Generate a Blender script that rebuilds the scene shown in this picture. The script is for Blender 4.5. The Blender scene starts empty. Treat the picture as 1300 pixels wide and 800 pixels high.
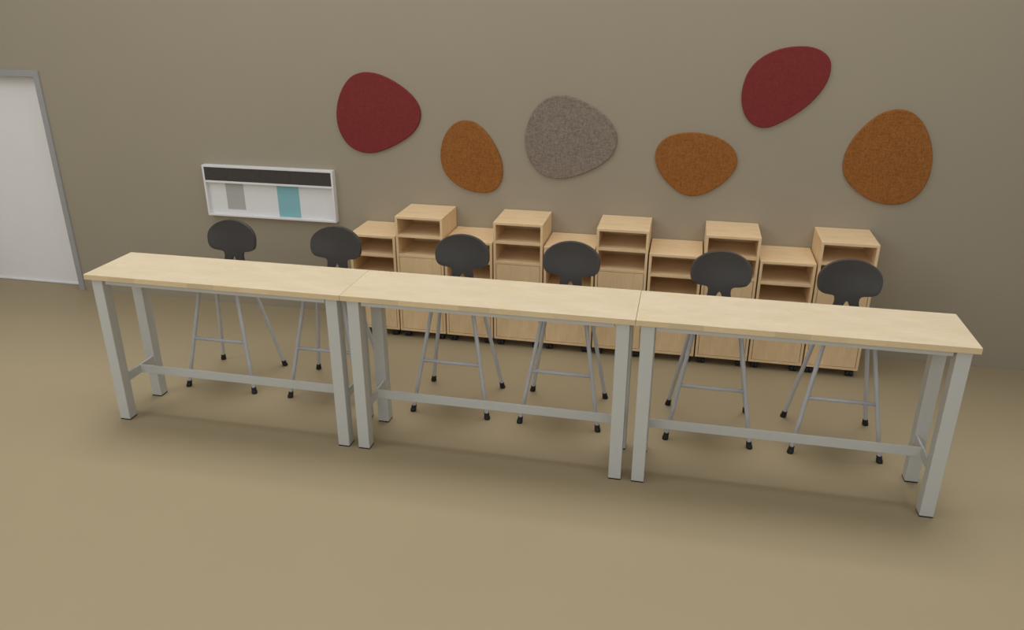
import bpy, bmesh, math, random
from mathutils import Vector, Matrix
random.seed(7)
scene = bpy.context.scene
COL = scene.collection
PI = math.pi

# ------------------------------------------------------------------ materials
def new_mat(name, rough=0.5, spec=0.5, metallic=0.0):
    m = bpy.data.materials.new(name); m.use_nodes = True
    nt = m.node_tree
    b = nt.nodes['Principled BSDF']
    b.inputs['Roughness'].default_value = rough
    b.inputs['Metallic'].default_value = metallic
    b.inputs['Specular IOR Level'].default_value = spec
    return m, nt, b

def coords(nt, scale=(1, 1, 1), rot=(0, 0, 0)):
    tc = nt.nodes.new('ShaderNodeTexCoord')
    mp = nt.nodes.new('ShaderNodeMapping')
    mp.inputs['Scale'].default_value = scale
    mp.inputs['Rotation'].default_value = rot
    nt.links.new(tc.outputs['Object'], mp.inputs['Vector'])
    return mp.outputs['Vector']

def ramp(nt, fac, stops):
    r = nt.nodes.new('ShaderNodeValToRGB')
    e = r.color_ramp.elements
    e[0].position, e[0].color = stops[0][0], (*stops[0][1], 1)
    e[1].position, e[1].color = stops[-1][0], (*stops[-1][1], 1)
    for p, c in stops[1:-1]:
        n = e.new(p); n.color = (*c, 1)
    nt.links.new(fac, r.inputs['Fac'])
    return r.outputs['Color']

def noise(nt, vec, scale, detail=4, rough=0.55, dist=0.0):
    n = nt.nodes.new('ShaderNodeTexNoise')
    n.inputs['Scale'].default_value = scale
    n.inputs['Detail'].default_value = detail
    n.inputs['Roughness'].default_value = rough
    n.inputs['Distortion'].default_value = dist
    nt.links.new(vec, n.inputs['Vector'])
    return n.outputs['Fac']

def mix(nt, fac, a, b, mode='MIX'):
    n = nt.nodes.new('ShaderNodeMix'); n.data_type = 'RGBA'; n.blend_type = mode
    for s, v in ((n.inputs['Factor'], fac), (n.inputs['A'], a), (n.inputs['B'], b)):
        if isinstance(v, (int, float)): s.default_value = v
        elif isinstance(v, tuple): s.default_value = (*v, 1)
        else: nt.links.new(v, s)
    return n.outputs['Result']

def bump(nt, b, h, strength, dist=0.002):
    n = nt.nodes.new('ShaderNodeBump')
    n.inputs['Strength'].default_value = strength
    n.inputs['Distance'].default_value = dist
    nt.links.new(h, n.inputs['Height'])
    nt.links.new(n.outputs['Normal'], b.inputs['Normal'])

def mul(c, f): return tuple(x * f for x in c)

def plain(name, col, rough=0.5, spec=0.5, metallic=0.0, var=0.04, scale=6):
    m, nt, b = new_mat(name, rough, spec, metallic)
    f = noise(nt, coords(nt), scale, 3)
    c = ramp(nt, f, [(0.3, mul(col, 1 - var)), (0.7, mul(col, 1 + var))])
    nt.links.new(c, b.inputs['Base Color'])
    return m

def wood(name, base, scale, rough=0.45, spec=0.4, fleck=None):
    """maple: fine long grain along the axis whose scale is small, soft broad tone drift"""
    m, nt, b = new_mat(name, rough, spec)
    v = coords(nt, scale)
    g = noise(nt, v, 9, 6, 0.6, 0.3)
    c = ramp(nt, g, [(0.28, mul(base, 0.91)), (0.5, base), (0.74, mul(base, 1.05))])
    v2 = coords(nt, tuple(min(s, 6.0) for s in scale))
    g2 = noise(nt, v2, 2.0, 4, 0.65)
    dr = ramp(nt, g2, [(0.3, (0.93, 0.91, 0.87)), (0.7, (1.04, 1.04, 1.05))])
    c = mix(nt, 1.0, c, dr, 'MULTIPLY')
    if fleck:
        v3 = coords(nt, (2.2, 5.5, 5.5))
        g3 = noise(nt, v3, 3.3, 4, 0.65, 0.5)
        fk = ramp(nt, g3, [(0.57, (0, 0, 0)), (0.72, (0.55, 0.55, 0.55))])
        c = mix(nt, fk, c, fleck)
    nt.links.new(c, b.inputs['Base Color'])
    return m

def staved_wood(name, base):
    """edge of the tabletop: end to end staves, each of its own tone"""
    m, nt, b = new_mat(name, 0.5, 0.4)
    v = coords(nt, (1, 1, 1))
    sep = nt.nodes.new('ShaderNodeSeparateXYZ'); nt.links.new(v, sep.inputs[0])
    mu = nt.nodes.new('ShaderNodeMath'); mu.operation = 'MULTIPLY'; mu.inputs[1].default_value = 5.2
    nt.links.new(sep.outputs['X'], mu.inputs[0])
    fl = nt.nodes.new('ShaderNodeMath'); fl.operation = 'FLOOR'; nt.links.new(mu.outputs[0], fl.inputs[0])
    wn = nt.nodes.new('ShaderNodeTexWhiteNoise'); wn.noise_dimensions = '1D'
    nt.links.new(fl.outputs[0], wn.inputs['W'])
    c = ramp(nt, wn.outputs['Value'], [(0.0, mul(base, 0.9)), (0.5, base), (1.0, mul(base, 1.08))])
    g = noise(nt, coords(nt, (2, 30, 30)), 8, 5, 0.6)
    dr = ramp(nt, g, [(0.3, (0.92, 0.90, 0.86)), (0.7, (1.05, 1.05, 1.05))])
    c = mix(nt, 1.0, c, dr, 'MULTIPLY')
    nt.links.new(c, b.inputs['Base Color'])
    return m

def fabric(name, c0, c1, scale=85):
    m, nt, b = new_mat(name, 0.95, 0.12)
    v = coords(nt)
    f = noise(nt, coords(nt, (1, 1, 1)), scale, 3, 0.7)
    f2 = noise(nt, coords(nt, (1.0, 1.0, 3.0)), 30, 2, 0.6)
    f3 = noise(nt, coords(nt, (3.0, 1.0, 1.0)), 30, 2, 0.6)
    a = mix(nt, 0.5, f2, f3)
    a = mix(nt, 0.45, a, f)
    c = ramp(nt, a, [(0.36, c0), (0.64, c1)])
    nt.links.new(c, b.inputs['Base Color'])
    bump(nt, b, a, 0.5, 0.002)
    return m

M = {}
M['floor'] = plain('floor_vinyl', (0.3500, 0.2803, 0.1693), 0.55, 0.25, var=0.012, scale=1.2)
M['wall'] = plain('wall_paint', (0.3660, 0.3177, 0.2369), 0.8, 0.2, var=0.012, scale=1.5)
TOPC = (0.7088, 0.6000, 0.4173)
M['top'] = wood('maple_top', TOPC, (1.6, 16, 16), 0.42, 0.35, fleck=(0.74, 0.53, 0.26))
M['edge'] = staved_wood('maple_edge', (0.735, 0.585, 0.355))
CABC = (0.8666, 0.6436, 0.3812)
M['cab_v'] = wood('maple_laminate_upright', CABC, (16, 16, 1.4), 0.5, 0.3)
M['cab_h'] = wood('maple_laminate_flat', CABC, (1.4, 16, 16), 0.5, 0.3)
M['metal'] = plain('light_grey_powder_coat', (0.5803, 0.5889, 0.5588), 0.42, 0.4, var=0.015)
M['stoolmetal'] = plain('silver_grey_powder_coat', (0.52, 0.535, 0.56), 0.38, 0.5, var=0.015)
M['plastic'] = plain('charcoal_plastic', (0.0608, 0.0573, 0.0554), 0.34, 0.5, var=0.03, scale=12)
M['rubber'] = plain('black_rubber', (0.016, 0.016, 0.017), 0.55, 0.4)
M['red'] = fabric('wine_red_felt', (0.1840, 0.0303, 0.0278), (0.2397, 0.0432, 0.0387))
M['orange'] = fabric('rust_orange_felt', (0.2150, 0.0791, 0.0193), (0.3850, 0.1582, 0.0442))
M['grey'] = fabric('heather_grey_felt', (0.1535, 0.1222, 0.0974), (0.3348, 0.2726, 0.2175))
M['white'] = plain('white_lacquer', (0.8000, 0.7939, 0.7900), 0.4, 0.4, var=0.01)
M['door'] = plain('door_paint', (0.8726, 0.8546, 0.8303), 0.5, 0.3, var=0.01)
M['jamb'] = plain('door_frame_grey', (0.36, 0.355, 0.35), 0.45, 0.4, var=0.015)
M['strip'] = fabric('charcoal_tackable_cloth', (0.062, 0.055, 0.048), (0.084, 0.075, 0.065), 120)
M['greypaper'] = plain('grey_card', (0.4536, 0.4536, 0.4305), 0.7, 0.2, var=0.01)
M['teal'] = plain('teal_card', (0.2525, 0.5005, 0.5441), 0.7, 0.2, var=0.015)

# ------------------------------------------------------------------ helpers
def link(name, bm, mats, parent=None, smooth=False, bevel=0.0, bseg=2, kind=None):
    me = bpy.data.meshes.new(name)
    bmesh.ops.recalc_face_normals(bm, faces=bm.faces)
    bm.to_mesh(me); bm.free()
    o = bpy.data.objects.new(name, me); COL.objects.link(o)
    for m in (mats if isinstance(mats, (list, tuple)) else [mats]): me.materials.append(m)
    if smooth:
        for p in me.polygons: p.use_smooth = True
    if bevel:
        md = o.modifiers.new('bevel', 'BEVEL'); md.width = bevel; md.segments = bseg
        md.limit_method = 'ANGLE'; md.angle_limit = math.radians(40)
    if parent: o.parent = parent
    if kind: o['kind'] = kind
    return o

def tag(o, label, cat, group=None):
    o['label'] = label; o['category'] = cat
    if group: o['group'] = group
    return o

def thing(name, loc, label, cat, group=None):
    o = bpy.data.objects.new(name, None); COL.objects.link(o)
    o.empty_display_size = 0.1; o.location = loc
    return tag(o, label, cat, group)

def add_box(bm, x0, x1, y0, y1, z0, z1, mi=0):
    vs = [bm.verts.new(p) for p in ((x0,y0,z0),(x1,y0,z0),(x1,y1,z0),(x0,y1,z0),(x0,y0,z1),(x1,y0,z1),(x1,y1,z1),(x0,y1,z1))]
    fs = []
    for f in ((0,3,2,1),(4,5,6,7),(0,1,5,4),(1,2,6,5),(2,3,7,6),(3,0,4,7)):
        fc = bm.faces.new([vs[i] for i in f]); fc.material_index = mi; fs.append(fc)
    return fs

def box(name, d, mat, parent=None, bevel=0.0, **k):
    bm = bmesh.new(); add_box(bm, *d)
    return link(name, bm, mat, parent, bevel=bevel, **k)

def add_tube(bm, pts, radii, n=16, cap=True):
    """swept tube through pts; ring frames carried along the path"""
    pts = [Vector(p) for p in pts]
    rings = []
    prev = None
    for i, p in enumerate(pts):
        if i == 0: t = pts[1] - p
        elif i == len(pts) - 1: t = p - pts[i-1]
        else: t = (pts[i+1] - p).normalized() + (p - pts[i-1]).normalized()
        t.normalize()
        if prev is None:
            a = Vector((0, 0, 1)) if abs(t.z) < 0.9 else Vector((1, 0, 0))
            u = t.cross(a).normalized()
        else:
            u = (prev - t * prev.dot(t)).normalized()
        w = t.cross(u); prev = u
        r = radii[i] if isinstance(radii, (list, tuple)) else radii
        rings.append([bm.verts.new(p + (u * math.cos(2*PI*k/n) + w * math.sin(2*PI*k/n)) * r) for k in range(n)])
    for a, b in zip(rings, rings[1:]):
        for k in range(n): bm.faces.new((a[k], a[(k+1) % n], b[(k+1) % n], b[k]))
    if cap:
        bm.faces.new(rings[0]); bm.faces.new(rings[-1][::-1])

def add_flat_tube(bm, top, bot, r0, r1, zs, n=16):
    """leg-like tube between two points whose rings stay horizontal"""
    top, bot = Vector(top), Vector(bot)
    rings = []
    for z, r in zip(zs, r1):
        t = (z - bot.z) / (top.z - bot.z)
        c = bot.lerp(top, t)
        rings.append([bm.verts.new((c.x + r*math.cos(2*PI*k/n), c.y + r*math.sin(2*PI*k/n), z)) for k in range(n)])
    for a, b in zip(rings, rings[1:]):
        for k in range(n): bm.faces.new((a[k], a[(k+1) % n], b[(k+1) % n], b[k]))
    bm.faces.new(rings[0]); bm.faces.new(rings[-1])

def copy_tree(o, parent=None):
    c = o.copy(); COL.objects.link(c)
    if parent: c.parent = parent
    for ch in list(o.children): copy_tree(ch, c)
    return c

# ------------------------------------------------------------------ room
W = 2.28                                  # face of the back wall
DX0, DX1, DH = -3.36, -2.115, 2.118       # door opening
box('floor', (-7.5, 12.5, -9.0, 2.62, -0.12, 0.0), M['floor'], kind='structure')

bm = bmesh.new()
WH, WB = 3.6, W + 0.20
xs = [-7.5, DX0, DX1, 12.5]; zs = [0, DH, WH]
add = {}
def wv(x, y, z):
    key = (x, y, z)
    if key not in add: add[key] = bm.verts.new(key)
    return add[key]
def wq(*p): bm.faces.new([wv(*q) for q in p])
for y in (W, WB):
    for i in range(3):
        for j in range(2):
            if i == 1 and j == 0: continue
            wq((xs[i],y,zs[j]),(xs[i+1],y,zs[j]),(xs[i+1],y,zs[j+1]),(xs[i],y,zs[j+1]))
for i in range(3):
    wq((xs[i],W,WH),(xs[i+1],W,WH),(xs[i+1],WB,WH),(xs[i],WB,WH))
for i in (0, 2): wq((xs[i],W,0),(xs[i+1],W,0),(xs[i+1],WB,0),(xs[i],WB,0))
wq((DX0,W,DH),(DX1,W,DH),(DX1,WB,DH),(DX0,WB,DH))
for x in (DX0, DX1): wq((x,W,0),(x,WB,0),(x,WB,DH),(x,W,DH))
for x in (xs[0], xs[3]):
    for j in range(2): wq((x,W,zs[j]),(x,WB,zs[j]),(x,WB,zs[j+1]),(x,W,zs[j+1]))
link('wall_back', bm, M['wall'], kind='structure')

# door: grey frame standing proud of the wall, white leaf set back in the opening
yd = W + 0.125
door = box('door_1', (DX0 + 0.012, DX1 - 0.010, yd, yd + 0.042, 0.009, DH - 0.012), M['door'], bevel=0.002, kind='structure')
fw = 0.052
bm = bmesh.new()
y0 = W - 0.018
o_ = [(DX0 - fw, 0), (DX0 - fw, DH + fw), (DX1 + fw, DH + fw), (DX1 + fw, 0)]
i_ = [(DX0 + 0.006, 0), (DX0 + 0.006, DH - 0.006), (DX1 - 0.006, DH - 0.006), (DX1 - 0.006, 0)]
def ring(pts, y): return [bm.verts.new((x, y, z)) for x, z in pts]
of, inf, ob = ring(o_, y0), ring(i_, y0), ring(o_, W)
inb = ring(i_, yd)
for k in range(3):
    bm.faces.new((of[k], of[k+1], inf[k+1], inf[k]))
    bm.faces.new((of[k], of[k+1], ob[k+1], ob[k]))
    bm.faces.new((inf[k], inf[k+1], inb[k+1], inb[k]))
    bm.faces.new((ob[k], ob[k+1], inb[k+1], inb[k]))
for k in (0, 3): bm.faces.new((of[k], inf[k], inb[k], ob[k]))
link('door_frame', bm, M['jamb'], door, bevel=0.002)
box('door_gap_light_strip', (DX0 + 0.012, DX1 - 0.010, yd - 0.020, yd, 0.003, 0.013), M['white'], door)  # white strip standing in for the bright line of light under the door

# ------------------------------------------------------------------ bar tables
L, D, H, T = 1.8288, 0.4954, 1.1118, 0.0366
xi, yi, lw = 0.033, 0.025, 0.0786

def make_table(loc, label, group):
    t = thing('bar_table', loc, label, 'table', group)
    g = 0.0010
    bm = bmesh.new()
    fs = add_box(bm, g, L - g, 0, D, H - T, H)
    for f in fs[2:]: f.material_index = 1
    link('tabletop', bm, [M['top'], M['edge']], t, bevel=0.0022)
    for x in (xi, L - xi - lw):
        for y in (yi, D - yi - lw):
            lg = box('leg', (x, x + lw, y, y + lw, 0.007, H - T), M['metal'], t, bevel=0.0035)
            box('foot_pad', (x + 0.0005, x + lw - 0.0005, y + 0.0005, y + lw - 0.0005, 0.0, 0.007), M['rubber'], lg)
    a0, a1 = xi + lw + 0.011, L - xi - lw - 0.011
    box('front_rail', (a0, a1, 0.040, 0.062, H - T - 0.040, H - T), M['metal'], t, bevel=0.002)
    box('rear_rail', (a0, a1, D - 0.062, D - 0.040, H - T - 0.040, H - T), M['metal'], t, bevel=0.002)
    for x in (a0, a1 - 0.022):
        box('end_rail', (x, x + 0.022, 0.062, D - 0.062, H - T - 0.040, H - T), M['metal'], t, bevel=0.002)
    # H-shaped stretcher: flat bars on edge between the legs
    for s in (0, 1):
        xc = xi + lw - 0.014 if s == 0 else L - xi - lw + 0.014
        box('side_stretcher', (xc - 0.007, xc + 0.007, yi + lw, D - yi - lw, 0.277, 0.340), M['metal'], t, bevel=0.002)
    box('long_stretcher', (xi + lw - 0.008, L - xi - lw + 0.008, D/2 - 0.006, D/2 + 0.006, 0.277, 0.340), M['metal'], t, bevel=0.002)
    return t

tab_labels = ['maple bar table with grey legs, left end of row, nearest the white door',
              'maple bar table with grey legs, middle of the row of three',
              'maple bar table with grey legs, right end of row, farthest from white door']
t0 = make_table((0, 0, 0), tab_labels[0], 'bar tables in a row')
for i in (1, 2):
    c = copy_tree(t0); c.location = (i * L, 0, 0); c['label'] = tab_labels[i]

# ------------------------------------------------------------------ stools
def lerp_rows(keys, n):
    """smooth (Catmull-Rom) interpolation of row keys"""
    out = []
    m = len(keys)
    for i in range(m - 1):
        p0, p1, p2, p3 = keys[max(i-1, 0)], keys[i], keys[i+1], keys[min(i+2, m-1)]
        for j in range(n):
            t = j / n
            out.append(tuple(0.5 * ((2*b) + (-a + c)*t + (2*a - 5*b + 4*c - d)*t*t + (-a + 3*b - 3*c + d)*t**3)
                             for a, b, c, d in zip(p0, p1, p2, p3)))
    out.append(keys[-1])
    return out

def shell(rows, dish, ncol=11):
    """rows of (y, z, half width, half hole); a hole opens where half hole > 0"""
    bm = bmesh.new()
    grid = {}
    for i, (y, z, w, h) in enumerate(rows):
        w = max(w, 0.004); h = max(h, 0.0)
        for s in (-1, 1):
            for k in range(ncol):
                x = s * (h + (w - h) * k / (ncol - 1))
                dy, dz = dish(x, y, z, w)
                if k == 0 and h == 0 and s == 1: grid[i, s, k] = grid[i, -1, k]
                else: grid[i, s, k] = bm.verts.new((x, y + dy, z + dz))
    for i in range(len(rows) - 1):
        for s in (-1, 1):
            for k in range(ncol - 1):
                q = [grid[i, s, k], grid[i, s, k+1], grid[i+1, s, k+1], grid[i+1, s, k]]
                u = []
                for v in q:
                    if v not in u: u.append(v)
                if len(u) > 2: bm.faces.new(u if s == 1 else u[::-1])
    return bm

def back_y(z): return 0.200 + (z - 1.10) * 0.15 - 0.85 * max(0.0, z - 1.10) ** 2

def back_dish(x, y, z, w):
    return (-0.030 * (x / 0.2) ** 2 * min(1, max(0, (z - 0.9) / 0.12)), 0)

def seat_dish(x, y, z, w):
    return (0, 0.016 * (x / 0.2) ** 2 - 0.004)

# (z, half width, half hole) of neck and backrest, from the seat up
bk = [(0.836, 0.112, 0.050), (0.858, 0.103, 0.045), (0.885, 0.092, 0.036), (0.915, 0.083, 0.022), (0.936, 0.078, 0.0135),
      (0.948, 0.0765, 0.007), (0.953, 0.0762, 0.0), (0.970, 0.0775, 0), (0.982, 0.084, 0), (0.989, 0.096, 0), (0.994, 0.122, 0), (0.999, 0.147, 0),
      (1.010, 0.172, 0), (1.024, 0.187, 0), (1.045, 0.1965, 0), (1.070, 0.201, 0), (1.095, 0.2015, 0), (1.120, 0.199, 0),
      (1.145, 0.190, 0), (1.170, 0.172, 0), (1.190, 0.149, 0), (1.206, 0.123, 0), (1.218, 0.095, 0), (1.226, 0.067, 0), (1.231, 0.038, 0), (1.233, 0.012, 0)]
def nb(z):
    # neck swings forward into the seat near its foot
    f = max(0.0, (0.915 - z) / 0.08)
    return back_y(z) - 0.020 * f * f
brow = [(nb(z), z, w, h) for z, w, h in bk]
brow2 = []
for i, r in enumerate(lerp_rows(brow, 2)):
    y, z, w, h = r
    brow2.append((y, z, w, 0.0 if (z >= 0.9525 or h < 0.002) else h))
DZ = 0.040
srow = [(-0.205, 0.757, 0.10, 0), (-0.203, 0.761, 0.130, 0), (-0.195, 0.766, 0.158, 0), (-0.175, 0.772, 0.182, 0), (-0.14, 0.776, 0.198, 0), (-0.09, 0.775, 0.206, 0),
        (-0.03, 0.771, 0.208, 0), (0.03, 0.768, 0.202, 0), (0.08, 0.768, 0.186, 0), (0.115, 0.774, 0.160, 0), (0.134, 0.783, 0.132, 0.0), (0.1395, 0.796, 0.112, 0.0)]
srow = [(y, z + DZ, w_, h) for y, z, w_, h in srow]

def solid(o, th):
    md = o.modifiers.new('shell', 'SOLIDIFY'); md.thickness = th; md.offset = 0
    b = o.modifiers.new('round', 'BEVEL'); b.width = 0.0022; b.segments = 2; b.limit_method = 'ANGLE'; b.angle_limit = math.radians(50)
    e = o.modifiers.new('split', 'EDGE_SPLIT'); e.split_angle = math.radians(32)

FX, FY, TX, TY, TZ = 0.281, 0.250, 0.1475, 0.107, 0.795
def make_stool(loc, label, group):
    t = thing('stool', loc, label, 'stool', group)
    o = link('seat', shell(lerp_rows(srow, 2), seat_dish), M['plastic'], t, smooth=True); solid(o, 0.018)
    o = link('backrest', shell(brow2, back_dish), M['plastic'], t, smooth=True); solid(o, 0.024)
    for sx in (-1, 1):
        for sy in (-1, 1):
            top, bot = (sx*TX, sy*TY, TZ), (sx*FX, sy*FY, 0.0)
            bm = bmesh.new()
            add_flat_tube(bm, top, bot, 0, [0.0143]*3, [0.030, 0.40, TZ], 20)
            lg = link('leg', bm, M['stoolmetal'], t, smooth=True)
            md = lg.modifiers.new('s', 'EDGE_SPLIT'); md.split_angle = math.radians(50)
            bm = bmesh.new()
            add_flat_tube(bm, top, bot, 0, [0.0185, 0.0212, 0.0215, 0.0188, 0.0182, 0.0165], [0.0, 0.003, 0.019, 0.026, 0.046, 0.049], 20)
            link('rubber_foot', bm, M['rubber'], lg, smooth=False)
    # footrest between the two front legs
    z = 0.388; f = z / TZ
    x, y = FX + (TX - FX) * f, -(FY + (TY - FY) * f)
    bm = bmesh.new(); add_tube(bm, [(-x, y, z), (x, y, z)], 0.0125, 18)
    link('footrest', bm, M['stoolmetal'], t, smooth=True)
    # frame under the seat that ties the leg tops together
    bm = bmesh.new()
    c = 0.03
    loop = []
    for cx, cy, a0 in ((TX-c, TY-c, 0), (-TX+c, TY-c, 90), (-TX+c, -TY+c, 180), (TX-c, -TY+c, 270)):
        for k in range(5):
            a = math.radians(a0 + 22.5*k); loop.append((cx + c*math.cos(a), cy + c*math.sin(a), TZ))
    loop.append(loop[0])
    add_tube(bm, loop, 0.0115, 14)
    link('seat_frame', bm, M['stoolmetal'], t, smooth=True)
    return t

SY = 0.84
st = [(0.497, 'charcoal stool behind the left table, below the left half of the notice panel'),
      (1.355, 'charcoal stool behind the left table, below the right edge of the notice panel'),
      (2.336, 'charcoal shell stool behind the left part of the middle table'),
      (3.134, 'charcoal shell stool behind the right part of the middle table'),
      (4.161, 'charcoal shell stool behind the left part of the right end table'),
      (4.985, 'charcoal shell stool at the right end, in front of the last tall cabinet')]
s0 = make_stool((st[0][0], SY, 0), st[0][1], 'stools along the bar tables')
for x, lab in st[1:]:
    c = copy_tree(s0); c.location = (x, SY, 0); c['label'] = lab

# ------------------------------------------------------------------ cabinets
CW, CD, CP, C0, CB, CT = 0.4140, 0.429, 0.4255, 1.0887, 0.0641, 0.0205
CY = W - 0.004 - CD
def make_caster(parent, x, y):
    bm = bmesh.new()
    add_box(bm, x-0.020, x+0.020, y-0.020, y+0.020, CB-0.006, CB)
    add_tube(bm, [(x, y, CB-0.006), (x, y, CB-0.018)], [0.012, 0.010], 14)
    add_box(bm, x-0.016, x+0.016, y-0.018, y+0.022, 0.036, CB-0.014)
    c = link('caster', bm, M['rubber'], parent, bevel=0.003)
    for s in (-1, 1):
        bm = bmesh.new()
        xa, xb = x + s*0.002, x + s*0.029
        add_tube(bm, [(xa, y, 0.026), (xa + s*0.002, y, 0.026), (xb - s*0.004, y, 0.026), (xb, y, 0.026)], [0.024, 0.026, 0.026, 0.021], 20)
        link('wheel', bm, M['rubber'], c)

def make_cabinet(name, h, lv, loc, label, group):
    """lv: heights of (first shelf top, second shelf top)"""
    t = thing(name, loc, label, 'cabinet', group)
    bv = 0.0014
    box('top_panel', (0, CW, 0, CD, h - CT, h), M['cab_h'], t, bevel=bv)
    box('side_panel', (0, CT, 0, CD, CB, h - CT), M['cab_v'], t, bevel=bv)
    box('side_panel', (CW - CT, CW, 0, CD, CB, h - CT), M['cab_v'], t, bevel=bv)
    box('bottom_panel', (CT, CW - CT, 0, CD, CB, CB + CT), M['cab_h'], t, bevel=bv)
    box('back_panel', (CT, CW - CT, CD - 0.010, CD, CB + CT, h - CT), M['cab_v'], t)
    for z in lv:
        box('shelf', (CT, CW - CT, 0.001, CD - 0.010, z - 0.0225, z), M['cab_h'], t, bevel=bv)
    g = 0.0035
    box('door', (CT + g, CW - CT - g, 0.002, 0.020, CB + CT + g, lv[-1] - 0.0225 - g), M['cab_v'], t, bevel=0.0012)
    for x in (0.052, CW - 0.052):
        for y in (0.040, CD - 0.050): make_caster(t, x, y)
    return t

low = make_cabinet('low_storage_cabinet', 0.9253, (0.758, 0.582), (C0, CY, 0), '', 'low wheeled cabinets along the wall')
tall = make_cabinet('tall_storage_cabinet', 1.1052, (0.947, 0.7735), (C0 + CP, CY, 0), '', 'tall wheeled cabinets along the wall')
labs = ['low maple cabinet on casters at the left end of the cabinet row',
        'leftmost tall maple cabinet, left of the small egg shaped orange felt panel',
        'low maple cabinet between the two leftmost tall cabinets, partly behind a stool back',
        'second tall maple cabinet from the left, below the left side of grey felt panel',
        'low maple cabinet directly left of the middle tall cabinet, mostly behind a stool back',
        'middle one of the five tall maple cabinets, below right of the grey felt panel',
        'low maple cabinet below the wide orange felt panel, right of middle tall cabinet',
        'second tall maple cabinet from the right, its left side behind a stool back',
        'low maple cabinet between the two rightmost tall cabinets, open shelves in clear view',
        'tall maple cabinet on casters at the right end of the cabinet row']
for i, lab in enumerate(labs):
    src = tall if i % 2 else low
    o = src if i < 2 else copy_tree(src)
    o.location = (C0 + i * CP, CY, 0); o['label'] = lab

# ------------------------------------------------------------------ notice panel on the wall
PX0, PX1, PZ0, PZ1, PD = -0.481, 0.808, 0.899, 1.374, 0.060
nb_ = thing('notice_panel', (0, W, 0), 'white framed notice panel on the wall with a charcoal band along its top', 'notice board')
fr = 0.018
bm = bmesh.new()
add_box(bm, PX0, PX1, -PD, 0, PZ1 - fr, PZ1)
add_box(bm, PX0, PX1, -PD, 0, PZ0, PZ0 + fr)
add_box(bm, PX0, PX0 + fr, -PD, 0, PZ0 + fr, PZ1 - fr)
add_box(bm, PX1 - fr, PX1, -PD, 0, PZ0 + fr, PZ1 - fr)
link('frame', bm, M['white'], nb_, bevel=0.002)
box('back_board', (PX0 + fr, PX1 - fr, -0.018, 0, PZ0 + fr, PZ1 - fr), M['white'], nb_)
box('divider', (PX0 + fr, PX1 - fr, -PD, -0.018, 1.214, 1.233), M['white'], nb_, bevel=0.0015)
o = box('tackable_band', (PX0 + fr + 0.001, PX1 - fr - 0.001, -PD + 0.004, -0.018, 1.233, PZ1 - fr - 0.001), M['strip'], nb_)
o['label'] = 'charcoal tackable band'
box('grey_card', (-0.289, -0.107, W - 0.0195, W - 0.018, 0.960, 1.2135), M['greypaper'])
tag(bpy.data.objects['grey_card'], 'narrow grey card standing in the white notice panel, left of the teal one', 'card', 'cards in the notice panel')
box('teal_card', (0.230, 0.446, W - 0.0195, W - 0.018, 0.9175, 1.2135), M['teal'])
tag(bpy.data.objects['teal_card'], 'teal card standing in the white notice panel', 'card', 'cards in the notice panel')

# ------------------------------------------------------------------ felt panels on the wall
CAM_LOC = Vector((3.8630, -4.2687, 2.8811))
CAM_ROT = (1.1795, -0.0003, 0.2157)
FPX = 1008.36
from mathutils import Euler
_R = Euler(CAM_ROT, 'XYZ').to_matrix()
def on_wall(u, v, y):
    d = _R @ Vector(((u - 650) / FPX, (400 - v) / FPX, -1))
    return CAM_LOC + d * ((y - CAM_LOC.y) / d.y)

def smooth_loop(pts, n=5):
    out = []
    m = len(pts)
    for i in range(m):
        p0, p1, p2, p3 = pts[i-1], pts[i], pts[(i+1) % m], pts[(i+2) % m]
        for j in range(n):
            t = j / n
            out.append(tuple(0.5*((2*b)+(-a+c)*t+(2*a-5*b+4*c-d)*t*t+(-a+3*b-3*c+d)*t**3) for a, b, c, d in zip(p0, p1, p2, p3)))
    return out

ETH = 0.022
def relax(l, it=2):
    for _ in range(it):
        l = [tuple(0.25*a + 0.5*b + 0.25*c for a, b, c in zip(l[i-1], l[i], l[(i+1) % len(l)])) for i in range(len(l))]
    return l
def felt_panel(org, sc, px, mat, label):
    pts = [on_wall(org[0] + a/sc, org[1] + b/sc, W - ETH) for a, b in px]
    l2 = relax(smooth_loop([(p.x, p.z) for p in pts], 6), 10)
    cx = sum(p[0] for p in l2)/len(l2); cz = sum(p[1] for p in l2)/len(l2)
    bm = bmesh.new()
    # rings: wall edge, body edge, softened front edge, front face
    rings = []
    for y, k in ((0, 1.0), (-ETH + 0.006, 1.0), (-ETH + 0.0015, 0.0030), (-ETH, 0.0075)):
        ring_ = []
        for x, z in l2:
            v = Vector((x - cx, z - cz)); ln = v.length
            f = 1.0 if k == 1.0 else (ln - k) / ln
            ring_.append(bm.verts.new((v.x*f, y, v.y*f)))
        rings.append(ring_)
    n = len(l2)
    for a, b in zip(rings, rings[1:]):
        for k in range(n): bm.faces.new((a[k], a[(k+1) % n], b[(k+1) % n], b[k]))
    bm.faces.new(rings[0]); bm.faces.new(rings[-1])
    o = link('felt_wall_panel', bm, M[mat])
    o.location = (cx, W, cz)
    return tag(o, label, 'wall panel', 'felt panels on the wall')

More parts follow.
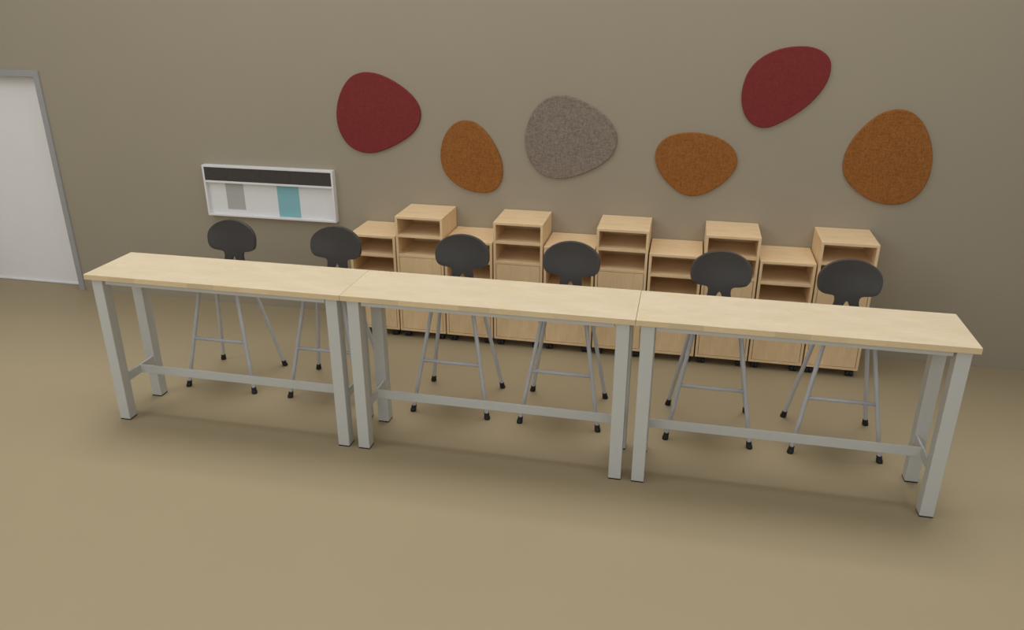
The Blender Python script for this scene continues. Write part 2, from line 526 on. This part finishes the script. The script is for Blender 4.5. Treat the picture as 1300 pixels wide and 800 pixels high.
felt_panel((420, 84), 6.667, [(300,50),(400,68),(500,112),(600,175),(690,255),(745,340),(760,425),(735,510),(680,580),(590,645),(480,700),(380,733),(300,737),(220,718),(140,665),(80,575),(48,470),(46,360),(65,260),(105,165),(160,95),(225,60)],
           'red', 'leftmost wine red felt wall panel, above right of the white notice panel')
felt_panel((545, 145), 7.273, [(325,57),(410,75),(490,130),(560,215),(625,325),(665,430),(677,540),(662,625),(620,690),(560,722),(480,728),(380,712),(280,672),(190,605),(130,520),(103,420),(105,320),(130,220),(180,130),(250,73)],
           'orange', 'small egg shaped orange felt wall panel between the left red and the grey one')
felt_panel((660, 110), 6.154, [(300,68),(390,78),(480,108),(580,165),(670,235),(730,310),(760,395),(752,470),(715,545),(640,610),(540,663),(440,700),(340,722),(250,718),(170,690),(100,620),(55,530),(38,430),(48,330),(80,240),(130,155),(205,92)],
           'grey', 'heather grey felt panel on the wall, the only grey one')
felt_panel((825, 150), 6.667, [(340,122),(450,132),(560,160),(650,205),(710,265),(740,335),(738,400),(705,465),(640,535),(550,600),(460,645),(370,662),(290,652),(210,605),(130,530),(75,450),(47,375),(45,300),(75,225),(130,172),(220,135)],
           'orange', 'wide low orange felt panel on the wall, right of the grey one')
felt_panel((935, 50), 6.154, [(510,53),(600,62),(680,95),(730,150),(742,215),(725,300),(680,385),(610,470),(530,540),(430,608),(330,660),(260,688),(190,692),(120,665),(70,605),(42,520),(40,430),(58,340),(95,250),(160,170),(260,105),(380,65)],
           'red', 'slanted wine red felt panel on the wall, highest of the group, toward the right')
felt_panel((1060, 135), 6.154, [(510,25),(590,40),(660,90),(715,170),(750,270),(765,370),(760,460),(738,560),(690,650),(620,720),(530,762),(440,772),(340,757),(240,718),(150,650),(85,575),(62,490),(72,400),(110,310),(170,220),(260,130),(350,65),(430,33)],
           'orange', 'large orange felt panel on the wall, farthest right of the group')

# ------------------------------------------------------------------ camera
cam = bpy.data.cameras.new('camera'); co = bpy.data.objects.new('camera', cam); COL.objects.link(co)
cam.sensor_fit = 'HORIZONTAL'; cam.sensor_width = 36.0; cam.lens = FPX * 36.0 / 1300.0
cam.clip_start = 0.05; cam.clip_end = 100
co.location = CAM_LOC; co.rotation_euler = CAM_ROT
scene.camera = co

# ------------------------------------------------------------------ light
w = bpy.data.worlds.new('world'); scene.world = w; w.use_nodes = True
bg = w.node_tree.nodes['Background']
bg.inputs['Color'].default_value = (1.0, 1.0, 1.0, 1); bg.inputs['Strength'].default_value = 0.126

def area(name, loc, target, sx, sy, power, col=(1, 1, 1)):
    l = bpy.data.lights.new(name, 'AREA'); l.shape = 'RECTANGLE'; l.size = sx; l.size_y = sy
    l.energy = power; l.color = col
    o = bpy.data.objects.new(name, l); COL.objects.link(o)
    o.location = loc
    o.rotation_euler = (Vector(target) - Vector(loc)).to_track_quat('-Z', 'Y').to_euler()
    return o
area('front_left_fill', (-2.5, -2.5, 5.0), (-2.0, -1.0, 0), 3.0, 3.0, 88)  # added fill that brightens the door and left side
area('front_right_light', (7.5, -2.5, 5.0), (7.0, -1.0, 0), 3.0, 3.0, 44)
area('ceiling_light_middle', (2.7, 0.3, 5.2), (2.7, 0.3, 0), 8.0, 2.0, 80)
area('ceiling_light_back', (2.7, 1.9, 5.4), (2.7, 1.9, 0), 9.0, 0.4, 36)
area('far_front_fill', (2.7, -7.0, 4.0), (2.7, 1.5, 1.2), 8.0, 3.0, 181)  # added front fill from behind the camera, no window there
area('left_fill', (-7.0, -1.0, 3.0), (0, 1.0, 1.0), 4.0, 3.0, 23)  # added weak fill from the left, no window modelled
sl = bpy.data.lights.new('soft_overhead_sun', 'SUN'); sl.energy = 1.022; sl.angle = 0.45; sl.color = (1, 1, 1)  # added wide-angle sun lamp for even overhead light, no roof opening
so = bpy.data.objects.new('soft_overhead_sun', sl); COL.objects.link(so)
so.location = (2.7, 0.5, 5.6); so.rotation_euler = (math.radians(-14), 0, 0)

vs = scene.view_settings
scene.display_settings.display_device = 'sRGB'
vs.view_transform = 'Standard'; vs.look = 'None'; vs.gamma = 1.0; vs.exposure = 0.0
vs.use_curve_mapping = False
